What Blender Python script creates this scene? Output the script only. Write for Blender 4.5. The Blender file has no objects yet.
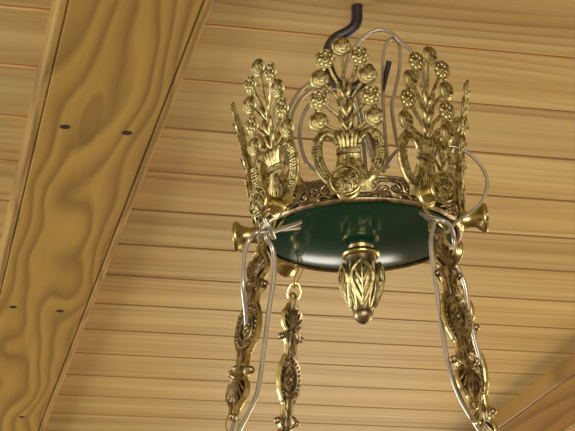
import bpy, math, random
from mathutils import Vector, Matrix
PI = math.pi
R = math.radians
random.seed(4)
C = bpy.context.scene.collection
scene = bpy.context.scene

# ------------------------------------------------------------------ camera
F_PX = 1673.72
PITCH, ROLL = R(21.729), R(-1.3315)
CAM = Vector((0, 0, 1.5))
_F = Vector((0, math.cos(PITCH), math.sin(PITCH)))
_U0 = Vector((0, -math.sin(PITCH), math.cos(PITCH)))
_X = math.cos(ROLL) * Vector((1, 0, 0)) + math.sin(ROLL) * _U0
_U = -math.sin(ROLL) * Vector((1, 0, 0)) + math.cos(ROLL) * _U0
cd = bpy.data.cameras.new('camera')
cam = bpy.data.objects.new('camera', cd)
C.objects.link(cam)
cd.sensor_width = 36
cd.lens = F_PX * 36 / 575
cd.clip_start = 0.02
m = Matrix((_X, _U, -_F)).transposed().to_4x4()
m.translation = CAM
cam.matrix_world = m
scene.camera = cam

# ------------------------------------------------------------------ world, exposure
w = bpy.data.worlds.new('world')
scene.world = w
w.use_nodes = True
wn = w.node_tree.nodes
bg = wn['Background']
bg.inputs[0].default_value = (0.86, 0.93, 1.0, 1)
bg.inputs[1].default_value = 0.6
vs = scene.view_settings
vs.view_transform = 'Standard'
vs.look = 'None'
vs.exposure = 0.15
vs.gamma = 1.0
vs.use_curve_mapping = False
scene.cycles.use_denoising = True
scene.cycles.max_bounces = 8
scene.cycles.sample_clamp_indirect = 6

# the room runs along its boards: u along the boards, v across them
PSI = R(13.804)
BU = Vector((math.cos(PSI), math.sin(PSI), 0))
BV = Vector((-math.sin(PSI), math.cos(PSI), 0))
CEIL = CAM.z + 0.8215
U0, U1, V0, V1 = -2.6, 3.2, -2.4, 5.0
ROOM = Matrix.Rotation(PSI, 4, 'Z')


def room(u, v, z):
    return BU * u + BV * v + Vector((0, 0, z))


def area(name, u, v, z, du, dz, rot, power, col):
    l = bpy.data.lights.new(name, 'AREA')
    l.shape = 'RECTANGLE'
    l.size, l.size_y = du, dz
    l.energy = power
    l.color = col
    o = bpy.data.objects.new(name, l)
    C.objects.link(o)
    o.matrix_world = Matrix.Translation(room(u, v, z)) @ ROOM @ rot
    return o


# daylight at the window openings; the right one stands in for unseen warm lamplight
area('window_light', U0 - 0.02, 3.2, 1.25, 2.0, 1.3, Matrix.Rotation(R(-90), 4, 'Z') @ Matrix.Rotation(R(100), 4, 'X'), 85, (1.0, 0.98, 0.93))
area('window_light', 0.1, V0 - 0.02, 1.2, 2.2, 1.3, Matrix.Rotation(R(100), 4, 'X'), 100, (1.0, 0.93, 0.80))
area('window_light', U1 + 0.02, 3.2, 1.2, 1.8, 1.3, Matrix.Rotation(R(90), 4, 'Z') @ Matrix.Rotation(R(100), 4, 'X'), 70, (1.0, 0.78, 0.50))
area('window_light', -0.75, V1 + 0.02, 1.45, 0.7, 0.5, Matrix.Rotation(PI, 4, 'Z') @ Matrix.Rotation(R(85), 4, 'X'), 3.0, (0.85, 1.0, 0.80))  # unseen far-wall pair, placed and tinted to put bright streaks on the dish
area('window_light', 1.35, V1 + 0.02, 1.45, 0.8, 0.5, Matrix.Rotation(PI, 4, 'Z') @ Matrix.Rotation(R(85), 4, 'X'), 3.5, (1.0, 0.9, 0.74))


# ------------------------------------------------------------------ materials
def new_mat(name):
    mt = bpy.data.materials.new(name)
    mt.use_nodes = True
    nt = mt.node_tree
    return mt, nt, nt.nodes['Principled BSDF']


def N(nt, typ, **kw):
    n = nt.nodes.new(typ)
    for k, v in kw.items():
        setattr(n, k, v)
    return n


def math_node(nt, op, a, b=None):
    n = N(nt, 'ShaderNodeMath', operation=op)
    for i, x in enumerate((a, b)):
        if x is None:
            continue
        if isinstance(x, (int, float)):
            n.inputs[i].default_value = x
        else:
            nt.links.new(x, n.inputs[i])
    return n.outputs[0]


def combine(nt, *xs):
    n = N(nt, 'ShaderNodeCombineXYZ')
    for i, x in enumerate(xs):
        if isinstance(x, (int, float)):
            n.inputs[i].default_value = x
        else:
            nt.links.new(x, n.inputs[i])
    return n.outputs[0]


def noise(nt, vec, scale=1, detail=2, rough=.5):
    n = N(nt, 'ShaderNodeTexNoise')
    nt.links.new(vec, n.inputs['Vector'])
    n.inputs['Scale'].default_value = scale
    n.inputs['Detail'].default_value = detail
    n.inputs['Roughness'].default_value = rough
    return n.outputs['Fac']


def ramp(nt, fac, stops):
    n = N(nt, 'ShaderNodeValToRGB')
    el = n.color_ramp.elements
    while len(el) < len(stops):
        el.new(0.5)
    for e, (p, c) in zip(el, stops):
        e.position = p
        e.color = (*c, 1) if len(c) == 3 else c
    nt.links.new(fac, n.inputs[0])
    return n.outputs[0]


def mix(nt, fac, a, b, mode='MIX'):
    n = N(nt, 'ShaderNodeMix', data_type='RGBA', blend_type=mode)
    for s, x in ((n.inputs[0], fac), (n.inputs[6], a), (n.inputs[7], b)):
        if isinstance(x, (int, float)):
            s.default_value = x
        elif isinstance(x, tuple):
            s.default_value = (*x, 1)
        else:
            nt.links.new(x, s)
    return n.outputs[2]


BOARD = 0.1287
S0 = 1.5031


def wood(name, light, mid, dark, along='u', freq=26, amp=2.2, width=BOARD, start=S0, line=(0.62, 0.95),
         ringmix=.75, rough=.42, stretch=.9, cross=5.0, tint=.12, fibre=.25, fade0=.12, fhi=.62, shift=0.0, stains=()):
    mt, nt, bs = new_mat(name)
    tc = N(nt, 'ShaderNodeTexCoord')
    sp = N(nt, 'ShaderNodeSeparateXYZ')
    nt.links.new(tc.outputs['Object'], sp.inputs[0])
    a, b = (sp.outputs[0], sp.outputs[1]) if along == 'u' else (sp.outputs[1], sp.outputs[0])
    if width:
        idn = math_node(nt, 'FLOOR', math_node(nt, 'DIVIDE', math_node(nt, 'SUBTRACT', b, start), width))
    else:
        idn = math_node(nt, 'MULTIPLY', b, 0.0)
    seed = math_node(nt, 'ADD', math_node(nt, 'MULTIPLY', idn, 7.31), shift)
    # slow wander of the rings: long along the grain, short across it
    v1 = combine(nt, math_node(nt, 'MULTIPLY', a, stretch), math_node(nt, 'MULTIPLY', b, cross), seed)
    wander = noise(nt, v1, 1.0, 1.5, .45)
    phase = math_node(nt, 'ADD', math_node(nt, 'MULTIPLY', b, freq), math_node(nt, 'MULTIPLY', wander, amp * 4))
    saw = math_node(nt, 'FRACT', phase)
    ring = ramp(nt, saw, [(0.0, (0, 0, 0)), (line[0], (.25, .25, .25)), (line[1], (1, 1, 1)), (1.0, (0, 0, 0))])
    # where rings are strong and where they fade
    v2 = combine(nt, math_node(nt, 'MULTIPLY', a, 1.3), math_node(nt, 'MULTIPLY', b, 14), math_node(nt, 'ADD', seed, 3.3))
    fade = ramp(nt, noise(nt, v2, 1, 2), [(0.36, (fade0, fade0, fade0)), (fhi, (1, 1, 1))])
    rf = math_node(nt, 'MULTIPLY', math_node(nt, 'MULTIPLY', ring, fade), ringmix)
    v3 = combine(nt, math_node(nt, 'MULTIPLY', a, 5), math_node(nt, 'MULTIPLY', b, 170), seed)
    fib = noise(nt, v3, 1, 3, .6)
    v4 = combine(nt, math_node(nt, 'MULTIPLY', a, 1.1), math_node(nt, 'MULTIPLY', b, 22), math_node(nt, 'ADD', seed, 9.1))
    broad = noise(nt, v4, 1, 2, .5)
    col = mix(nt, ramp(nt, broad, [(.35, (0, 0, 0)), (.68, (1, 1, 1))]), light, mid)
    col = mix(nt, rf, col, dark)
    wn_ = N(nt, 'ShaderNodeTexWhiteNoise', noise_dimensions='1D')
    nt.links.new(idn, wn_.inputs['W'])
    br = math_node(nt, 'ADD', math_node(nt, 'MULTIPLY', wn_.outputs['Value'], tint), 1 - tint / 2)
    br = math_node(nt, 'MULTIPLY', br, math_node(nt, 'ADD', math_node(nt, 'MULTIPLY', fib, fibre), 1 - fibre / 2))
    for (sa, sb, la, lb) in stains:
        da_ = math_node(nt, 'DIVIDE', math_node(nt, 'SUBTRACT', a, sa), la)
        db_ = math_node(nt, 'DIVIDE', math_node(nt, 'SUBTRACT', b, sb), lb)
        d2 = math_node(nt, 'ADD', math_node(nt, 'MULTIPLY', da_, da_), math_node(nt, 'MULTIPLY', db_, db_))
        d2 = math_node(nt, 'ADD', d2, math_node(nt, 'MULTIPLY', math_node(nt, 'SUBTRACT', wander, .5), 1.5))
        col = mix(nt, ramp(nt, d2, [(.45, (.55, .55, .55)), (1.15, (0, 0, 0))]), col, dark)
    hs = N(nt, 'ShaderNodeHueSaturation')
    nt.links.new(br, hs.inputs['Value'])
    nt.links.new(col, hs.inputs['Color'])
    nt.links.new(hs.outputs[0], bs.inputs['Base Color'])
    bs.inputs['Roughness'].default_value = rough
    bp = N(nt, 'ShaderNodeBump')
    bp.inputs['Strength'].default_value = .12
    bp.inputs['Distance'].default_value = .002
    nt.links.new(fib, bp.inputs['Height'])
    nt.links.new(bp.outputs[0], bs.inputs['Normal'])
    return mt


def plain(name, col, rough=.5, metal=0.0, coat=0.0, nscale=60, var=.15, spec=None):
    mt, nt, bs = new_mat(name)
    tc = N(nt, 'ShaderNodeTexCoord')
    n = noise(nt, tc.outputs['Object'], nscale, 3)
    d = tuple(c * (1 - var) for c in col)
    l = tuple(min(1, c * (1 + var)) for c in col)
    nt.links.new(ramp(nt, n, [(.3, d), (.7, l)]), bs.inputs['Base Color'])
    bs.inputs['Roughness'].default_value = rough
    bs.inputs['Metallic'].default_value = metal
    bs.inputs['Coat Weight'].default_value = coat
    bs.inputs['Coat Roughness'].default_value = .05
    return mt


def brass(name, bright, dull, lo=.38, hi=.62, rough=.3, scale=220, bump=.25):
    mt, nt, bs = new_mat(name)
    tc = N(nt, 'ShaderNodeTexCoord')
    n = noise(nt, tc.outputs['Object'], scale, 4, .6)
    n2 = noise(nt, tc.outputs['Object'], scale * .35, 2, .5)
    f = math_node(nt, 'ADD', math_node(nt, 'MULTIPLY', n, .6), math_node(nt, 'MULTIPLY', n2, .4))
    nt.links.new(ramp(nt, f, [(lo, dull), (hi, bright)]), bs.inputs['Base Color'])
    rr = math_node(nt, 'ADD', math_node(nt, 'MULTIPLY', n, .25), rough - .1)
    nt.links.new(rr, bs.inputs['Roughness'])
    bs.inputs['Metallic'].default_value = 1
    bp = N(nt, 'ShaderNodeBump')
    bp.inputs['Strength'].default_value = bump
    bp.inputs['Distance'].default_value = .001
    nt.links.new(n, bp.inputs['Height'])
    nt.links.new(bp.outputs[0], bs.inputs['Normal'])
    return mt


M_BOARD = wood('pine_boards', (0.65, 0.495, 0.205), (0.51, 0.345, 0.12), (0.28, 0.13, 0.035), 'u', freq=42, amp=1.8, ringmix=.8, line=(.5, .92), tint=.16, fibre=.2, fade0=0, fhi=.75)
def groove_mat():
    """joint edges orange towards the near left, turning brown towards the far right"""
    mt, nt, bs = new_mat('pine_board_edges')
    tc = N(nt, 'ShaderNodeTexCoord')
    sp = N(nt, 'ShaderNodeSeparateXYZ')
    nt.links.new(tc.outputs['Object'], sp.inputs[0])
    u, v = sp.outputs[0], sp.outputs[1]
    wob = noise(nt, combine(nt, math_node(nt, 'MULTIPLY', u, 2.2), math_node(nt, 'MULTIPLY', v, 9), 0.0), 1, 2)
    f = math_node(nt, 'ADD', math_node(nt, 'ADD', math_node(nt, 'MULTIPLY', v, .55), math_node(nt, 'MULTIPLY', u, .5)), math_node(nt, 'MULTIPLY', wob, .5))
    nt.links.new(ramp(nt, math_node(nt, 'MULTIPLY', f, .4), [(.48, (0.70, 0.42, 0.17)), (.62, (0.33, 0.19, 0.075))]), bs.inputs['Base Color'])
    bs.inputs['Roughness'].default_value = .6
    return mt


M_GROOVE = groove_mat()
M_BEAM = wood('varnished_pine', (0.47, 0.305, 0.070), (0.40, 0.25, 0.055), (0.20, 0.105, 0.020), 'v', freq=34, amp=1.9, width=None,
              line=(0.35, 0.75), ringmix=.82, rough=.48, stretch=2.3, cross=9.0, tint=0, fibre=.2, fade0=.85, shift=4.37, stains=((1.691, -0.0098, 0.074, 0.012),))
M_BEAM2 = wood('varnished_pine_dark', (0.36, 0.21, 0.06), (0.30, 0.17, 0.045), (0.17, 0.085, 0.02), 'v', freq=30, amp=1.2, width=None,
               line=(0.45, 0.85), ringmix=.7, rough=.32, stretch=1.0, cross=7.0, tint=0, fibre=.15, fade0=.5)
M_BRASS = brass('antique_brass', (0.57, 0.51, 0.25), (0.19, 0.145, 0.06), lo=.41, hi=.57, rough=.40, bump=.3)
M_AGED = brass('tarnished_brass', (0.44, 0.36, 0.20), (0.15, 0.11, 0.065), rough=.38, bump=.5)
M_POLISH = brass('polished_brass', (0.62, 0.53, 0.24), (0.46, 0.37, 0.14), rough=.28, scale=90, bump=.08)
M_GREEN = plain('green_enamel', (0.003, 0.045, 0.025), .14, coat=.05, var=.1, nscale=20)
M_IRON = plain('dark_iron', (0.06, 0.05, 0.055), .42, metal=.7, var=.4)
M_STEEL = plain('steel', (0.55, 0.54, 0.55), .25, metal=1.0, var=.2)
M_CORD = plain('clear_cord', (0.40, 0.37, 0.31), .25, metal=.55, coat=.6, var=.15)
M_CORD2 = plain('smoky_cord', (0.30, 0.25, 0.17), .3, metal=.3, coat=.5, var=.15)
M_BLUE = plain('blue_plastic', (0.02, 0.14, 0.55), .35, coat=.3)
M_WHITE = plain('white_plastic', (0.6, 0.6, 0.62), .4)
M_MAROON = plain('maroon_plastic', (0.10, 0.025, 0.03), .35, coat=.3)
M_WALL = plain('cream_wall', (0.74, 0.68, 0.56), .8, var=.04, nscale=8)
M_FLOOR = wood('oak_floor', (0.16, 0.10, 0.055), (0.12, 0.075, 0.04), (0.06, 0.035, 0.02), 'u', freq=30, amp=1.2)
M_PANEL = plain('dark_panelling', (0.06, 0.045, 0.025), .6, var=.2, nscale=5)
M_FRAME = plain('painted_frame', (0.7, 0.7, 0.68), .5, var=.03)
M_SCREW = plain('dark_screw', (0.05, 0.035, 0.02), .5, metal=.4, var=.4)


# ------------------------------------------------------------------ mesh building
class MB:
    def __init__(s):
        s.v, s.f, s.m = [], [], []

    def add(s, vs, fs, mi=0):
        o = len(s.v)
        s.v += [Vector(p) for p in vs]
        s.f += [[i + o for i in f] for f in fs]
        s.m += [mi] * len(fs)
        return s

    def tube(s, pts, r, seg=8, squash=None, caps=True, mi=0, closed=False):
        pts = [Vector(p) for p in pts]
        n = len(pts)
        rs = r if isinstance(r, (list, tuple)) else [r] * n
        t = []
        for i in range(n):
            if closed:
                a, b = pts[i - 1], pts[(i + 1) % n]
            else:
                a, b = pts[max(i - 1, 0)], pts[min(i + 1, n - 1)]
            t.append((b - a).normalized())
        up = Vector((0, 1, 0)) if abs(t[0].y) < .9 else Vector((1, 0, 0))
        u = t[0].cross(up).normalized()
        vs = []
        for i in range(n):
            if squash is None:
                u = (u - t[i] * u.dot(t[i])).normalized()
                w_ = t[i].cross(u)
                k = 1
            else:
                w_ = Vector((0, 1, 0))
                u = t[i].cross(w_).normalized()
                k = squash
            for j in range(seg):
                a = 2 * PI * j / seg
                vs.append(pts[i] + u * (rs[i] * math.cos(a)) + w_ * (rs[i] * k * math.sin(a)))
        fs = []
        for i in range(n if closed else n - 1):
            i2 = (i + 1) % n
            for j in range(seg):
                j2 = (j + 1) % seg
                fs.append([i * seg + j, i * seg + j2, i2 * seg + j2, i2 * seg + j])
        if caps and not closed:
            fs.append(list(range(seg))[::-1])
            fs.append([(n - 1) * seg + j for j in range(seg)])
        return s.add(vs, fs, mi)

    def ball(s, c, r, ry=None, rz=None, seg=8, rings=5, mi=0):
        c = Vector(c)
        ry = r if ry is None else ry
        rz = r if rz is None else rz
        vs = [c + Vector((0, 0, rz))]
        for i in range(1, rings):
            ph = PI * i / rings
            for j in range(seg):
                a = 2 * PI * j / seg
                vs.append(c + Vector((r * math.sin(ph) * math.cos(a), ry * math.sin(ph) * math.sin(a), rz * math.cos(ph))))
        vs.append(c - Vector((0, 0, rz)))
        fs = [[0, 1 + j, 1 + (j + 1) % seg] for j in range(seg)]
        for i in range(rings - 2):
            for j in range(seg):
                a, b = 1 + i * seg + j, 1 + i * seg + (j + 1) % seg
                fs.append([a, a + seg, b + seg, b])
        L = len(vs) - 1
        fs += [[L, 1 + (rings - 2) * seg + (j + 1) % seg, 1 + (rings - 2) * seg + j] for j in range(seg)]
        return s.add(vs, fs, mi)

    def lathe(s, prof, seg=48, axis='z', c=(0, 0, 0), closed=False, mod=None, mi=0):
        """prof: (radius, height); axis z upward or y outward"""
        c = Vector(c)
        vs = []
        for i, (r, h) in enumerate(prof):
            for j in range(seg):
                a = 2 * PI * j / seg
                q = r * (mod(a, i, h) if mod else 1)
                if axis == 'z':
                    vs.append(c + Vector((q * math.cos(a), q * math.sin(a), h)))
                else:
                    vs.append(c + Vector((q * math.cos(a), h, q * math.sin(a))))
        n = len(prof)
        fs = []
        for i in range(n if closed else n - 1):
            i2 = (i + 1) % n
            for j in range(seg):
                j2 = (j + 1) % seg
                fs.append([i * seg + j, i * seg + j2, i2 * seg + j2, i2 * seg + j])
        if not closed:
            if prof[0][0] > 1e-6:
                fs.append(list(range(seg))[::-1])
            if prof[-1][0] > 1e-6:
                fs.append([(n - 1) * seg + j for j in range(seg)])
        return s.add(vs, fs, mi)

    def box(s, a, b, mi=0):
        (x0, y0, z0), (x1, y1, z1) = a, b
        vs = [(x0, y0, z0), (x1, y0, z0), (x1, y1, z0), (x0, y1, z0), (x0, y0, z1), (x1, y0, z1), (x1, y1, z1), (x0, y1, z1)]
        return s.add(vs, [[3, 2, 1, 0], [4, 5, 6, 7], [0, 1, 5, 4], [1, 2, 6, 5], [2, 3, 7, 6], [3, 0, 4, 7]], mi)

    def build(s, name, mats, parent=None, smooth=True, matrix=None):
        me = bpy.data.meshes.new(name)
        me.from_pydata([tuple(p) for p in s.v], [], s.f)
        for mt in (mats if isinstance(mats, (list, tuple)) else [mats]):
            me.materials.append(mt)
        for p, mi in zip(me.polygons, s.m):
            p.material_index = mi
            p.use_smooth = smooth
        me.update()
        if smooth:
            try:
                me.set_sharp_from_angle(angle=R(50))
            except Exception:
                pass
        o = bpy.data.objects.new(name, me)
        C.objects.link(o)
        if parent:
            o.parent = parent
        if matrix is not None:
            o.matrix_local = matrix
        return o


def tag(o, label=None, cat=None, group=None, kind=None):
    for k, v in (('label', label), ('category', cat), ('group', group), ('kind', kind)):
        if v:
            o[k] = v
    return o


def smooth_path(pts, n=6):
    pts = [Vector(p) for p in pts]
    out = []
    P = [pts[0] * 2 - pts[1]] + pts + [pts[-1] * 2 - pts[-2]]
    for i in range(1, len(P) - 2):
        for k in range(n):
            t = k / n
            a, b, c, d = P[i - 1], P[i], P[i + 1], P[i + 2]
            out.append(.5 * ((2 * b) + (c - a) * t + (2 * a - 5 * b + 4 * c - d) * t * t + (3 * b - a - 3 * c + d) * t ** 3))
    out.append(pts[-1])
    return out


# ------------------------------------------------------------------ the room
def setting(name, mb, mats, smooth=False):
    o = mb.build(name, mats, smooth=smooth)
    o.matrix_world = ROOM
    o['kind'] = 'structure'
    return o


b = MB()
k0 = int(math.floor((V0 - S0) / BOARD))
k1 = int(math.ceil((V1 - S0) / BOARD))
for k in range(k0, k1 + 1):
    va = S0 + k * BOARD
    vb = va + BOARD
    # near edge chamfer, face, far edge, tongue
    prof = [(va, .0045), (va, .0016), (va + .0018, 0), (vb - .0050, 0), (vb - .0032, .0016), (vb - .0032, .0045), (vb, .0045)]
    for i in range(len(prof) - 1):
        (p, zp), (q, zq) = prof[i], prof[i + 1]
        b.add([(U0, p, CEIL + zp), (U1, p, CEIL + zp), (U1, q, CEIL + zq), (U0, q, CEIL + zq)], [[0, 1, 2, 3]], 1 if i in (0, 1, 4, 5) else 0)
b.box((U0, V0, CEIL + .012), (U1, V1, CEIL + .05))
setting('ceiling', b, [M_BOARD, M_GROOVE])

b = MB()
b.box((U0, V0, -.05), (U1, V1, 0))
setting('floor', b, M_FLOOR)


def wall_with_hole(name, axis, at, lo, hi, hole, out, mat=None):
    """axis 'u': wall plane at u=at running along v; hole = (a0, a1, z0, z1) or None"""
    b = MB()
    th = .12 * out

    def bx(a0, a1, z0, z1):
        x0, x1 = sorted((at, at + th))
        if axis == 'u':
            b.box((x0, a0, z0), (x1, a1, z1))
        else:
            b.box((a0, x0, z0), (a1, x1, z1))
    if isinstance(hole, list):
        x = lo
        for (a0, a1, z0, z1) in hole:
            bx(x, a0, 0, CEIL)
            bx(a0, a1, 0, z0)
            bx(a0, a1, z1, CEIL)
            x = a1
        bx(x, hi, 0, CEIL)
    elif hole:
        a0, a1, z0, z1 = hole
        bx(lo, a0, 0, CEIL)
        bx(a1, hi, 0, CEIL)
        bx(a0, a1, 0, z0)
        bx(a0, a1, z1, CEIL)
    else:
        bx(lo, hi, 0, CEIL)
    setting(name, b, mat or M_WALL)


wall_with_hole('wall_left', 'u', U0, V0, V1, (2.1, 4.3, .55, 1.95), -1)
wall_with_hole('wall_near', 'v', V0, U0, U1, (-1.1, 1.3, .5, 1.9), -1)
wall_with_hole('wall_right', 'u', U1, V0, V1, (2.2, 4.2, .5, 1.9), 1)
wall_with_hole('wall_far', 'v', V1, U0, U1, [(-1.1, -.4, 1.2, 1.7), (.95, 1.75, 1.2, 1.7)], 1, M_PANEL)


def window(name, axis, at, a0, a1, z0, z1):
    b = MB()
    t = .05

    def bx(p0, p1, q0, q1):
        if axis == 'u':
            b.box((at - .02, p0, q0), (at + .02, p1, q1))
        else:
            b.box((p0, at - .02, q0), (p1, at + .02, q1))
    bx(a0, a0 + t, z0, z1)
    bx(a1 - t, a1, z0, z1)
    bx(a0 + t, a1 - t, z0, z0 + t)
    bx(a0 + t, a1 - t, z1 - t, z1)
    mdl = (a0 + a1) / 2
    bx(mdl - .03, mdl + .03, z0 + t, z1 - t)
    setting(name, b, M_FRAME)


window('window_1', 'u', U0 + .03, 2.1, 4.3, .55, 1.95)
window('window_2', 'v', V0 + .03, -1.1, 1.3, .5, 1.9)
window('window_3', 'u', U1 - .03, 2.2, 4.2, .5, 1.9)
window('window_4', 'v', V1 - .03, -1.1, -.4, 1.2, 1.7)
window('window_5', 'v', V1 - .03, .95, 1.75, 1.2, 1.7)

# ------------------------------------------------------------------ beams
TB = 0.030


def beam(name, u0, u1, mat, label, screws):
    """plank under the boards with a rounded bead along either edge; built around its own centre line"""
    uc = (u0 + u1) / 2
    hw = (u1 - u0) / 2
    half = [(hw, TB), (hw, .0062)]
    rb = .0058
    for k in range(9):
        a = R(0 + 150 * k / 8)
        half.append((hw - rb + rb * math.cos(a), rb - rb * math.sin(a)))
    half += [(hw - .0112, .0035), (hw - .0128, .0), (hw - .016, 0)]
    prof = half + [(-x, z) for x, z in reversed(half)]
    b = MB()
    n = len(prof)
    va, vb = V0 + .01, V1 - .01
    vs = [(x, va, z) for x, z in prof] + [(x, vb, z) for x, z in prof]
    fs = [[i, i + 1, n + i + 1, n + i] for i in range(n - 1)] + [[n - 1, 0, n, 2 * n - 1]]
    b.add(vs, fs)
    b.add([(x, va, z) for x, z in prof], [list(range(n))[::-1]])
    b.add([(x, vb, z) for x, z in prof], [list(range(n))])
    o = b.build(name, mat, smooth=True)
    o.matrix_world = ROOM @ Matrix.Translation((uc, 0, CEIL - TB))
    tag(o, label, 'beam')
    for (x, v) in screws:
        s_ = MB()
        s_.lathe([(0, -.0007), (.0024, -.0007), (.0040, -.0005), (.0058, -.0003), (.0064, .0002)], 14)
        s_.box((-.0026, -.0005, -.0012), (.0026, .0005, -.0006))
        s_.build('screw', M_SCREW, o, matrix=Matrix.Translation((x - uc, v, 0)))
    return o


q = (1 - TB / .8215)
beam('ceiling_beam', .1275, .2875 * q, M_BEAM, 'wide golden pine beam with three pairs of dark screws, running down the left side', [(.1728 * q, 1.777 * q), (.2458 * q, 1.7805 * q), (.1670 * q, 2.4413 * q), (.2390 * q, 2.4485 * q), (.236 * q, 3.083 * q), (.166 * q, 3.076 * q)])
beam('ceiling_beam', 1.1135, 1.263, M_BEAM2, 'brown pine beam with a rounded edge crossing the lower right corner', [])


# ------------------------------------------------------------------ chandelier
CC = Vector((.06896, 1.4938, CAM.z + .58117))
PHASE = R(-7.865)


def at(px, py, dy=0.0):
    """point of the chandelier's own frame, dy metres behind (or in front of) its axis"""
    d = (px - 287.5) / F_PX * _X - (py - 215.5) / F_PX * _U + _F
    t = (CC.y + dy) / d.y
    return d * t + CAM - CC


def az_matrix(az, r=0, z=0, lean=0):
    """local +y points outward at azimuth az (0 faces the camera), x to the viewer's right when seen from outside"""
    a = R(az) + PHASE
    out = Vector((math.sin(a), -math.cos(a), 0))
    xr = Vector((math.cos(a), math.sin(a), 0))
    mm = Matrix(((xr.x, out.x, 0, out.x * r), (xr.y, out.y, 0, out.y * r), (0, 0, 1, z), (0, 0, 0, 1)))
    return mm @ Matrix.Rotation(lean, 4, 'X')


ch = bpy.data.objects.new('chandelier', None)
C.objects.link(ch)
ch.location = CC
ch.empty_display_size = .05
tag(ch, 'brass crown chandelier top with flower sprays, green underside and ornate chains hanging from the ceiling', 'chandelier')


def copy_tree(o, parent):
    c = o.copy()
    C.objects.link(c)
    c.parent = parent
    for k in list(o.children):
        d = k.copy()
        C.objects.link(d)
        d.parent = c
    return c


AZ = [0, 45, 90, 135, 180, -135, -90, -45]

# --- band
b = MB()
prof = [(.0925, -.0105), (.0950, -.0122), (.0972, -.0112), (.0980, -.0090), (.0966, -.0076), (.0950, -.0066), (.0946, -.002), (.0950, .004), (.0962, .0088),
        (.0982, .0100), (.0990, .0116), (.0980, .0130), (.0962, .0130), (.0948, .0118), (.0935, .006), (.0930, -.002), (.0925, -.0105)]
b.lathe(prof, 96)
band = b.build('crown_band', M_AGED, ch)


def spiral(cx_, cz, r0, turns, start, sgn, n=22):
    out = []
    for i in range(n):
        t = i / (n - 1)
        a = start + sgn * turns * 2 * PI * t
        r = r0 * (1 - .82 * t)
        out.append((cx_ + r * math.cos(a), cz + r * math.sin(a)))
    return out


def on_band(az, arc, z):
    a = R(az) + PHASE + arc / .096
    r = .0958 + (.0012 if abs(z) < .008 else 0)
    return Vector((r * math.sin(a), -r * math.cos(a), z))


def scroll_ornament():
    b = MB()
    A0 = 22.5
    for sg in (1, -1):
        for (cx_, cz, r0, st, sn) in ((.0055, .0008, .0062, R(200), 1), (.0165, .0015, .0055, R(20), 1)):
            pts = spiral(cx_, cz, r0, 1.35, st, sn)
            pts = [on_band(A0, sg * x, z * sg if cx_ < .01 else z) for x, z in pts]
            b.tube(pts, [.0014 - .0006 * i / len(pts) for i in range(len(pts))], 6)
            b.ball(on_band(A0, sg * cx_, cz * (sg if cx_ < .01 else 1)), .0018, seg=6, rings=4)
        link = [(.0005, -.006), (.006, -.0078), (.012, -.0045), (.0165, -.0052), (.021, -.0075)]
        b.tube(smooth_path([on_band(A0, sg * x, z + .0008) for x, z in link], 4), .0012, 6)
        link = [(.002, .0085), (.008, .0082), (.0115, .0045), (.013, .0005)]
        b.tube(smooth_path([on_band(A0, sg * x, z) for x, z in link], 4), .0013, 6)
        for (x, z) in ((.0105, -.001), (.0108, .0082), (.021, .007), (.0225, 0), (.0095, -.0068)):
            b.ball(on_band(A0, sg * x, z), .0015, .0015, .0022, seg=6, rings=4)
    return b.build('scroll_ornament', M_AGED, band)


so = scroll_ornament()
for k in range(1, 8):
    o = so.copy()
    C.objects.link(o)
    o.parent = band
    o.rotation_euler = (0, 0, R(45 * k))


# --- knobs with rosette faces
def make_knob():
    b = MB()
    b.lathe([(0, -.002), (.0115, -.002), (.0120, 0), (.0112, .0015), (.0088, .0025), (.0080, .006), (.0080, .010), (.0090, .0145), (.0115, .0185),
             (.0140, .0210), (.0148, .0222), (.0146, .0236), (.0134, .0240), (.0128, .0228), (0, .0222)], 32, 'y')
    kn = b.build('rosette_knob', M_POLISH, ch)
    b = MB()
    b.tube([(.0132 * math.cos(a), .0240, .0132 * math.sin(a)) for a in [2 * PI * i / 32 for i in range(32)]], .0012, 6, closed=True)
    b.lathe([(.0125, .0228), (.0100, .0238), (.0040, .0246), (0, .0248)], 28, 'y')
    b.ball((0, .0252, 0), .0024, .0018, .0024, 10, 6)
    for k in range(6):
        a0 = 2 * PI * k / 6
        pts = []
        for i in range(9):
            t = i / 8
            r = .0030 + .0080 * t
            a = a0 + .42 * math.sin(t * PI)
            pts.append((r * math.cos(a), .0252 - .0012 * t, r * math.sin(a)))
        b.tube(pts, [.0013 + .0005 * math.sin(PI * i / 8) for i in range(9)], 6)
        pts = []
        for i in range(12):
            t = i / 11
            rr_ = .0026 * (1 - .6 * t)
            a = a0 + R(30)
            q_ = a + t * 1.3 * 2 * PI
            pts.append((.0085 * math.cos(a) + rr_ * math.cos(q_), .0252, .0085 * math.sin(a) + rr_ * math.sin(q_)))
        b.tube(pts, .0010, 6)
        b.ball((.0052 * math.cos(a0 + R(30)), .0253, .0052 * math.sin(a0 + R(30))), .0011, .001, .0011, 6, 4)
    b.build('rosette', M_BRASS, kn)
    return kn


kn = make_knob()
for i, az in enumerate(AZ):
    o = kn if i == 0 else copy_tree(kn, ch)
    o.matrix_local = az_matrix(az, .0965, 0)

# --- flower sprays; measured on the front one: (x, y) in picture units of the spray, turned into metres
KX, KY = .00090, .001035


def L(x, y, dep=0.0):
    h = (179 - y) * KY
    return Vector((x * KX, .0165 * (max(h - .008, 0) / .135) ** 1.35 + dep, h))


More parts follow.
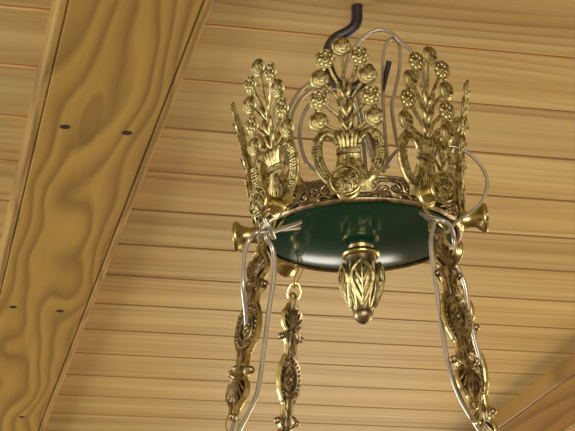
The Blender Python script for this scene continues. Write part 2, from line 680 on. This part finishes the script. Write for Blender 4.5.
def daisy_mesh():
    b = MB()
    rr = .0094
    b.lathe([(0, -.0010), (rr * .93, -.0010), (rr, -.0002), (rr * .95, .0006), (rr * .82, .0004), (.0022, .0006), (0, .0008)], 20, 'y')
    b.tube([(rr * .95 * math.cos(a), .0002, rr * .95 * math.sin(a)) for a in [2 * PI * i / 24 for i in range(24)]], .0008, 6, closed=True)
    for k in range(8):
        a = 2 * PI * k / 8
        b.ball((rr * .62 * math.cos(a), .0008, rr * .62 * math.sin(a)), 0.0024, .0009, .0024, 8, 6)
    b.ball((0, .0012, 0), .0023, .0018, .0023, 9, 6)
    return b


def bud_mesh():
    b = MB()
    rr = .0093
    b.lathe([(0, -.0010), (rr * .93, -.0010), (rr, -.0002), (rr * .93, .0010), (rr * .6, .0018), (rr * .25, .0023), (0, .0024)], 20, 'y')
    b.tube([(.0022 + .0018 * math.cos(a), .0025, .0014 + .0018 * math.sin(a)) for a in [2 * PI * i / 12 for i in range(12)]], .0006, 5, closed=True)
    for s_ in (0, 1, 2):
        pts = []
        for i in range(9):
            a = R(120 + 60 * s_ + 18 * i)
            r_ = rr * (.9 - .22 * s_)
            pts.append((r_ * math.cos(a) * .95 + .0008 * s_, .0008 + .0009 * s_, r_ * math.sin(a)))
        b.tube(pts, .0010, 6)
    b.ball((0.0022, .0028, .0014), .0008, .0006, .0008, 6, 4)
    return b


def make_spray():
    b = MB()
    S = smooth_path
    # centre stem
    b.tube(S([L(0, 142), L(0, 120), L(0, 100), L(0, 80), L(0, 52)], 5), [.0021] * 10 + [.0014] * 11, 7)
    for sg in (1, -1):
        b.tube(S([L(sg * 1, 92), L(sg * 5, 84), L(sg * 12, 70), L(sg * 16, 60)], 5), .0018, 6)
        b.tube(S([L(sg * 1, 106), L(sg * 5, 98), L(sg * 14, 86), L(sg * 21, 79)], 5), .0018, 6)
        b.tube(S([L(sg * 1, 118), L(sg * 6, 112), L(sg * 15, 104), L(sg * 22, 97)], 5), .0020, 6)
        b.tube(S([L(sg * 1, 130), L(sg * 7, 124), L(sg * 13, 122), L(sg * 21, 118)], 5), .0021, 6)
        # leaf whorls up the stem
        for y in (88, 103, 117):
            b.tube(S([L(0, y + 8, .001), L(sg * 3.5, y + 2, .0022), L(sg * 6.5, y - 5, .002), L(sg * 5, y - 9, .001)], 4),
                   [.0012, .0017, .0022, .0025, .0026, .0025, .0023, .0021, .0018, .0015, .0012, .0009, .0006], 6, squash=.7)
        # edging that ties the flowers together
        b.tube(S([L(sg * 17, 62), L(sg * 22, 68), L(sg * 26, 78), L(sg * 26.5, 88), L(sg * 27, 98), L(sg * 30, 108), L(sg * 29, 120), L(sg * 24, 128)], 3), .0026, 7, squash=.45)
        # urn handle, swelling into a bunch of grapes
        path = S([L(sg * 10, 136), L(sg * 15, 129), L(sg * 22, 126), L(sg * 29, 130), L(sg * 32, 139), L(sg * 31.5, 150), L(sg * 29, 157), L(sg * 25, 164), L(sg * 20, 170), L(sg * 12, 175)], 4)
        n = len(path)
        b.tube(path, [.0033 + .0020 * math.sin(PI * (i / (n - 1)) ** 1.4) for i in range(n)], 8, squash=.55)
        for i in range(n):
            t = i / (n - 1)
            if .38 < t < .85:
                for k in (-1, 0, 1):
                    p = path[i] + Vector((k * .0029 * sg + random.uniform(-.0004, .0004), .0027, random.uniform(-.0006, .0006)))
                    b.ball(p, .0017, .0016, .0017, 6, 4)
        b.tube(S([L(sg * 12, 133, .0015), L(sg * 17, 129, .0022), L(sg * 23, 129, .0022), L(sg * 27, 134, .0018)], 4), .0012, 6)
        # inner curl under the handle
        b.tube(S([L(sg * 14, 176), L(sg * 18, 168), L(sg * 15, 163), L(sg * 13, 167)], 4), .0013, 6)
    # foliage above the neck
    for x in (-8, -4.5, 0, 4.5, 8):
        b.tube(S([L(x * .9, 142, .0012), L(x, 135, .0022), L(x * 1.25, 129, .0024), L(x * 1.5, 125, .001)], 4),
               [.0016 + .0007 * math.sin(PI * i / 12) for i in range(13)], 6)
    # urn body: rows of width and bulge
    rows = [(139, 10.5, .0016), (141, 12, .0024), (143, 12.4, .0016), (145, 12.4, .0026), (147, 12, .0016), (152, 12.6, .0024), (158, 14.6, .0030), (165, 19.5, .0034), (172, 23, .0030), (178, 22, .0022), (183, 23, .0016)]
    nx = 33
    for side in (1, -1):
        vs, fs = [], []
        for ri, (y, hw, bul) in enumerate(rows):
            for i in range(nx):
                t = -1 + 2 * i / (nx - 1)
                fl = (.0008 * abs(math.sin(t * PI * 3.5))) if ri > 4 else 0
                d = bul * math.sqrt(max(0, 1 - t * t)) + fl * (1 - t * t)
                vs.append(L(t * hw, y, side * d))
        for ri in range(len(rows) - 1):
            for i in range(nx - 1):
                a = ri * nx + i
                f = [a, a + 1, a + nx + 1, a + nx]
                fs.append(f if side > 0 else f[::-1])
        b.add(vs, fs)
    for y in (141, 145.5):
        b.tube([L(x, y, .0028 * math.sqrt(max(0, 1 - (x / 12.5) ** 2)) + .0002) for x in (-12.3, -10, -6, 0, 6, 10, 12.3)], .0010, 6)
    # leaf veins on the body
    for sg in (1, -1):
        for k in range(4):
            x0, x1 = sg * (1 + k * 1.3), sg * (4 + k * 4.3)
            b.tube(S([L(x0, 150 + k, .0034), L((x0 + x1) / 2, 160 + k, .0042), L(x1, 172, .0036)], 4), .0008, 5)
    b.tube(S([L(0, 148, .0030), L(0, 160, .0042), L(0, 175, .004)], 4), .0011, 6)
    sp = b.build('flower_spray', M_BRASS, ch)
    d = daisy_mesh()
    u = bud_mesh()
    dm = um = None
    for (x, y, kd) in [(0, 47, 'b'), (-17.5, 57, 'd'), (17.5, 57, 'd'), (-24.5, 75, 'b'), (24.5, 75, 'b'), (-26.5, 94, 'd'), (26.5, 94, 'd'), (-28.5, 114, 'b'), (28.5, 114, 'b')]:
        if kd == 'd':
            if dm is None:
                o = d.build('daisy', M_BRASS, sp)
                dm = o.data
            else:
                o = bpy.data.objects.new('daisy', dm)
                C.objects.link(o)
                o.parent = sp
        else:
            if um is None:
                o = u.build('flower_bud', M_BRASS, sp)
                um = o.data
            else:
                o = bpy.data.objects.new('flower_bud', um)
                C.objects.link(o)
                o.parent = sp
        o.matrix_local = Matrix.Translation(L(x, y, .0008)) @ Matrix.Rotation(random.uniform(-.05, .05), 4, 'Z') @ Matrix.Rotation(-R(8), 4, 'X') @ Matrix.Diagonal((1 if x <= 0 else -1, 1, 1, 1) if False else (1, 1, 1, 1))
    return sp


sp = make_spray()
for i, az in enumerate([0, 45, 90, 130, -127, -90, -45]):
    o = sp if i == 0 else copy_tree(sp, ch)
    da, ln = {0: (1.4, 0), -45: (1, -2.5), -90: (-1, -3), 90: (0, 1)}.get(az, (0, 0))
    o.matrix_local = az_matrix(az + da, .0965, 0, R(ln)) @ Matrix.Rotation(R(-1.2 if az == 0 else 0), 4, 'Y')

# --- green dish and its rim
b = MB()
pr_ = [(.0928, -.0080), (.0918, -.0100)]
for k in range(1, 15):
    t = k / 14
    r = .0918 * (1 - t) + .010 * t
    pr_.append((r, -.0100 - .0100 * (1 - (r / .0918) ** 2) ** .8))
pr_ += [(0, pr_[-1][1] - .0004)]
top = [(0, -.0165), (.05, -.0130), (.0905, -.0078)]
b.lathe(pr_ + top, 96)
b.build('dish', M_GREEN, ch)

# --- finial
b = MB()
nl = 5


def leafmod(a, i, h):
    t = min(max((-.036 - h) / .055, 0), 1)
    return 1 + .07 * math.cos(nl * a) * math.sin(PI * min(1, t * 1.1)) - .03 * abs(math.sin(nl * a / 2)) ** .3


fp = [(.0125, -.0190), (.0110, -.0240), (.0135, -.0275), (.0148, -.0330), (.0145, -.0365), (.0170, -.041), (.0188, -.046), (.0192, -.052), (.0182, -.058), (.0160, -.065), (.0134, -.072), (.0112, -.078), (.0098, -.0825),
      (.0084, -.0845), (.0094, -.0860), (.0096, -.0885), (.0085, -.0915), (.0058, -.0945), (.0028, -.0965), (0, -.0975)]
b.lathe(fp, 60, mod=lambda a, i, h: leafmod(a, i, h) if -.086 < h < -.034 else 1)
fin = b.build('drop_finial', M_AGED, ch)
b = MB()
b.lathe([(.0110, -.0225), (.0170, -.0255), (.0184, -.0275), (.0180, -.0295), (.0165, -.0310), (.0140, -.0315), (.0120, -.024)], 40)
b.build('finial_collar', M_POLISH, fin)


def fin_r(h):
    for (r0, h0), (r1, h1) in zip(fp, fp[1:]):
        if h0 >= h >= h1:
            return r0 + (r1 - r0) * (h0 - h) / (h0 - h1)
    return .01


def finial_leaf():
    b = MB()

    def P(a, h, o=.0008):
        r = fin_r(h) * 1.05 + o
        return Vector((r * math.sin(a), -r * math.cos(a), h))
    for sg in (1, -1):
        out = [(0, -.039), (.22, -.043), (.46, -.050), (.52, -.058), (.42, -.066), (.26, -.073), (0, -.0810)]
        b.tube(smooth_path([P(sg * a, h) for a, h in out], 4), .0021, 7)
        for (h0, h1, a1) in ((-.062, -.049, .30), (-.071, -.059, .26)):
            b.tube(smooth_path([P(0, h0), P(sg * a1 * .6, (h0 + h1) / 2), P(sg * a1, h1)], 3), .0017, 6)
    b.tube([P(0, -.040 - .039 * i / 8) for i in range(9)], .0012, 6)
    # lower leaf tips that lie between the big ones
    for sg in (1, -1):
        out = [(.63, -.040), (.56, -.062), (.50, -.074), (.60, -.083)]
        b.tube(smooth_path([P(sg * a, h) for a, h in out], 4), .0011, 6)
    return b.build('leaf', M_BRASS, fin)


lf = finial_leaf()
for k in range(1, nl):
    o = lf.copy()
    C.objects.link(o)
    o.parent = fin
    o.rotation_euler = (0, 0, 2 * PI * k / nl)
lf.rotation_euler = (0, 0, R(-2))


# --- chains: a wire eye under the band, rings, one long cast strap each
def strap_w(s):
    key = [(0, .0030), (.006, .0034), (.010, .0060), (.016, .0098), (.022, .0108), (.028, .0098), (.033, .0062), (.036, .0065), (.040, .0088), (.044, .0062), (.048, .0050),
           (.058, .0050), (.063, .0078), (.072, .0112), (.0825, .0124)]
    if s > .0825:
        s = .165 - s
    for (a, wa), (b_, wb) in zip(key, key[1:]):
        if a <= s <= b_:
            t = (s - a) / (b_ - a)
            t = t * t * (3 - 2 * t)
            return wa + (wb - wa) * t
    return wa


def make_strap():
    """x across, y outward, -z down the strap; origin at its upper end"""
    b = MB()
    n, nx = 84, 9
    for side in (1, -1):
        vs, fs = [], []
        for i in range(n + 1):
            s_ = .165 * i / n
            hw = strap_w(s_)
            for j in range(nx):
                t = -1 + 2 * j / (nx - 1)
                d = .0011 + .0009 * abs(t) ** 3 + .0006 * math.cos(t * PI * 2)
                vs.append((t * hw, side * d, -s_))
        for i in range(n):
            for j in range(nx - 1):
                a = i * nx + j
                f = [a, a + 1, a + nx + 1, a + nx]
                fs.append(f[::-1] if side > 0 else f)
        b.add(vs, fs)
    for sg in (1, -1):
        edge = [Vector((sg * strap_w(.165 * i / n), 0, -.165 * i / n)) for i in range(n + 1)]
        b.tube(edge, .0021, 7, squash=1.15, mi=1)
    for fl in (0, 1):
        def Z(s_):
            return -(s_ if not fl else .165 - s_)
        # scroll ears
        for sg in (1, -1):
            b.ball((sg * .0112, 0, Z(.0405)), .0036, .0030, .0036, 10, 7)
            b.ball((sg * .0112, .0022, Z(.0405)), .0016, .0014, .0016, 7, 5)
            b.ball((sg * .0112, -.0022, Z(.0405)), .0016, .0014, .0016, 7, 5)
            b.ball((sg * .0066, 0, Z(.0605)), .0022, .0026, .0022, 8, 5)
            for face in (1, -1):
                b.tube(smooth_path([(sg * .004, face * .002, Z(.046)), (sg * .0075, face * .0026, Z(.044)), (sg * .0075, face * .0026, Z(.037)), (sg * .003, face * .002, Z(.034))], 3), .0010, 5)
        for face in (1, -1):
            # shell fan
            for k in range(7):
                a = R(-54 + 18 * k)
                pts = [(math.sin(a) * q_ * .0130, face * (.0016 + .0010 * math.sin(PI * q_)), Z(.034 - math.cos(a) * q_ * .0235)) for q_ in (.12, .35, .6, .85, 1)]
                b.tube(pts, [.0006, .0009, .0012, .0014, .0008], 6)
            # acanthus on the neck
            b.tube([(0, face * .002, Z(.042)), (0, face * .0026, Z(.050)), (0, face * .002, Z(.061))], [.001, .0016, .0008], 6)
            for sg in (1, -1):
                b.tube([(sg * .001, face * .002, Z(.050)), (sg * .0035, face * .0023, Z(.055)), (sg * .0028, face * .0018, Z(.060))], .0008, 5)
    for face in (1, -1):
        # cartouche: beaded oval, inner oval, boss
        for k in range(26):
            a = 2 * PI * k / 26
            b.ball((.0108 * math.cos(a), face * .0018, -.0825 + .0195 * math.sin(a)), .0013, .0011, .0015, 6, 4)
        b.tube([(.0070 * math.cos(a), face * .0018, -.0825 + .0135 * math.sin(a)) for a in [2 * PI * k / 24 for k in range(24)]], .0010, 6, closed=True)
        for k in range(6):
            a = 2 * PI * k / 6 + .5
            b.ball((.0030 * math.cos(a), face * .0018, -.0825 + .0062 * math.sin(a)), .0015, .0012, .0028, 6, 5)
        b.ball((0, face * .0020, -.0825), .0020, .0016, .0032, 8, 6)
    # end eyes
    for z in (.0015, -.1665):
        b.tube([(.0032 * math.cos(a), 0, z + .0036 * math.sin(a)) for a in [2 * PI * k / 16 for k in range(16)]], .0011, 6, closed=True)
    return b.build('chain_strap', [M_AGED, M_POLISH], ch)


def make_ring():
    b = MB()
    b.tube([(0, .0066 * math.cos(a), .0092 * math.sin(a)) for a in [2 * PI * k / 22 for k in range(22)]], .0010, 7, closed=True)
    return b.build('chain_ring', M_POLISH, ch)


def make_eye():
    b = MB()
    b.tube(smooth_path([(-.004, -.0035, .004), (-.0045, .0005, -.004), (-.002, .0060, -.015), (.0005, .0085, -.0215), (.003, .0060, -.017), (.0035, .0010, -.010), (.003, -.0035, -.004)], 4), .0011, 7)
    return b.build('wire_eye', M_POLISH, ch)


def frame_between(p, q_, az):
    a = R(az) + PHASE
    xr = Vector((math.cos(a), math.sin(a), 0))
    z = (p - q_).normalized()
    y = z.cross(xr).normalized()
    return Matrix((xr, y, z)).transposed().to_4x4()


def rz(az, r, z):
    a = R(az) + PHASE
    return Vector((r * math.sin(a), -r * math.cos(a), z))


strap, ring, eye = make_strap(), make_ring(), make_eye()
first = True
for az, top_, bot in ((-45, (.1165, -.0440), (.1500, -.2080)), (45, (.1120, -.0440), (.1420, -.2110)), (-135, (.1085, -.0400), (.1285, -.2040)), (135, (.1260, -.0400), (.1560, -.2050))):
    def cp(o):
        if first:
            return o
        c = o.copy()
        C.objects.link(c)
        c.parent = ch
        return c
    e = cp(eye)
    e.matrix_local = az_matrix(az, .0965, -.009)
    s_ = cp(strap)
    P, Q = rz(az, *top_), rz(az, *bot)
    fm = frame_between(P, Q, az)
    tw = {-45: R(12), 45: R(-10)}.get(az, 0)
    s_.matrix_local = Matrix.Translation(P) @ fm @ Matrix.Rotation(tw, 4, 'Z') @ Matrix.Diagonal((1.03, 1.35, 1, 1))
    ht = rz(az, .1040, -.0290)
    mid = (ht + P) / 2
    r_ = cp(ring)
    r_.matrix_local = Matrix.Translation(mid) @ frame_between(ht, P, az) @ Matrix.Rotation(R(62), 4, 'Z')
    r2 = ring.copy()
    C.objects.link(r2)
    r2.parent = ch
    dn = (Q - P).normalized()
    r2.matrix_local = Matrix.Translation(P + dn * .174) @ fm
    first = False


# --- cords and the gear inside the crown
def cord(pts, r=.0022, mat=M_CORD, name='power_cord'):
    b = MB()
    b.tube(smooth_path([at(*p) for p in pts], 6), r, 8)
    return b.build(name, mat, ch)


# clear cord over the left front ring and down both sides of the strap
cord([(299, 228, -.06), (286, 229, -.075), (270, 231, -.09), (258, 232, -.105), (249, 240, -.10), (244, 258, -.10), (243, 285, -.10), (246, 315, -.085), (247, 350, -.072), (244, 385, -.072), (238, 410, -.076), (230, 436, -.08)], .0023)
cord([(300, 222, -.06), (290, 226, -.072), (275, 231, -.088), (266, 236, -.094), (273, 250, -.088), (274, 275, -.086), (269, 310, -.085), (264, 350, -.086), (258, 390, -.09), (247, 415, -.095), (238, 432, -.10)], .0023)
cord([(265, 219, -.115), (270, 228, -.112), (274, 238, -.10)], .0024)
# clear cord over the right front ring
cord([(421, 213, -.07), (430, 217, -.09), (440, 220, -.105), (450, 226, -.10), (454, 240, -.085), (455, 262, -.083), (465, 285, -.075), (470, 320, -.07), (480, 360, -.065)], .0023)
cord([(426, 217, -.07), (433, 224, -.09), (431, 240, -.100), (433, 265, -.10), (438, 300, -.10), (443, 335, -.10), (450, 370, -.10), (461, 400, -.10), (476, 425, -.105), (486, 440, -.11)], .0023)
# loop standing out on the right
cord([(434, 147, -.02), (442, 146, -.02), (458, 148, -.02), (474, 158, -.02), (485, 173, -.02), (487, 188, -.02), (481, 203, -.02), (468, 214, -.025), (456, 222, -.04), (447, 232, -.05)], .0018)
# cords looping inside and above the crown
cord([(288, 165, 0), (287, 120, 0), (293, 101, 0), (304, 87, 0), (318, 80, 0), (335, 79, 0), (352, 84, 0), (360, 110, 0), (356, 150, 0)], .0018, M_CORD2)
cord([(296, 165, .01), (291, 128, .01), (295, 108, .01), (306, 94, .01), (320, 86, .01), (338, 85, .01), (350, 95, .01), (352, 130, .01), (350, 160, .01)], .0018, M_CORD2)
cord([(318, 172, -.01), (307, 163, -.01), (301, 146, -.01), (300, 128, -.01), (306, 110, -.01), (316, 98, -.01), (332, 90, -.01), (345, 92, -.01), (360, 120, 0), (366, 170, 0)], .0020, M_CORD)
cord([(340, 120, 0), (342, 85, 0), (347, 62, 0), (356, 45, 0), (368, 34, 0), (381, 30, 0), (393, 34, 0), (403, 44, 0), (414, 54, 0), (424, 75, 0), (428, 120, 0), (420, 160, 0)], .0020, M_CORD2)
cord([(388, 168, .01), (384, 120, .01), (383, 85, .01), (383, 58, .01), (387, 43, .01), (395, 38, .01), (400, 50, .01), (399, 72, .01), (395, 92, .01), (392, 110, .01), (400, 160, .01)], .0019, M_CORD2)
cord([(398, 150, -.01), (390, 159, -.01), (383, 172, -.01)], .0021)
cord([(400, 144, -.03), (396, 152, -.02), (384, 168, -.01)], .0018)

# bracket: two iron straps rising from the dish to the loop caught by the hook
b = MB()
path = smooth_path([at(*p) for p in [(350, 250, 0), (349, 190, 0), (348, 140, 0), (348, 100, 0), (346, 90, .006), (348, 83, .004), (350, 90, -.006), (351, 100, 0), (352, 140, 0), (354, 250, 0)]], 6)
path = [Vector((p.x, p.y, max(p.z, -.016))) for p in path]
b.tube(path, .0018, 8)
b.build('hanging_bracket', M_IRON, ch)
b = MB()
b.tube([at(365, 134, -.03), at(374, 161, -.03)], .0030, 10)
b.build('connector_tube', M_STEEL, ch)
b = MB()
b.tube([at(371, 131, -.022), at(379, 155, -.022)], .0040, 10)
b.build('connector_sleeve', M_MAROON, ch)
b = MB()
b.tube([at(389, 62, .005), at(386, 75, .005), at(384, 90, .005)], [.0030, .0026, .0012], 8)
b.build('cord_sleeve', M_IRON, ch)
b = MB()
b.tube([at(362, 112, -.03), at(364, 124, -.03)], .0042, 10)
b.build('wire_connector', M_STEEL, ch)
b = MB()
b.tube([at(434, 150, -.055), at(433, 157, -.055)], [.0022, .0028], 10)
tag(b.build('wire_nut', M_BLUE, ch), 'small blue wire connector')
b = MB()
b.tube([at(438, 144, -.055), at(433, 150, -.055)], .0026, 10)
b.build('wire_end', M_WHITE, ch)

# ------------------------------------------------------------------ the ceiling hook
hook_pts = [at(357, 5, 0), at(357, 13, 0), at(356.5, 21, 0), at(353, 28, 0), at(346, 33, 0), at(338, 37, 0), at(331, 44, 0), at(328, 56, 0), at(329, 70, 0), at(336, 83, -.002), at(348, 89, -.003), at(360, 85, -.004), at(367, 75, -.004), at(370, 65, -.004)]
hp = smooth_path(hook_pts, 5)
b = MB()
zc = CEIL - CC.z
hp[0].z = zc + .002
b.tube(hp, [.0058] * (len(hp) - 4) + [.0056, .0050, .0042, .0030], 12)
hk = b.build('ceiling_hook', M_IRON)
hk.location = CC
tag(hk, 'dark iron hook screwed into the pine ceiling above the crown', 'hook')
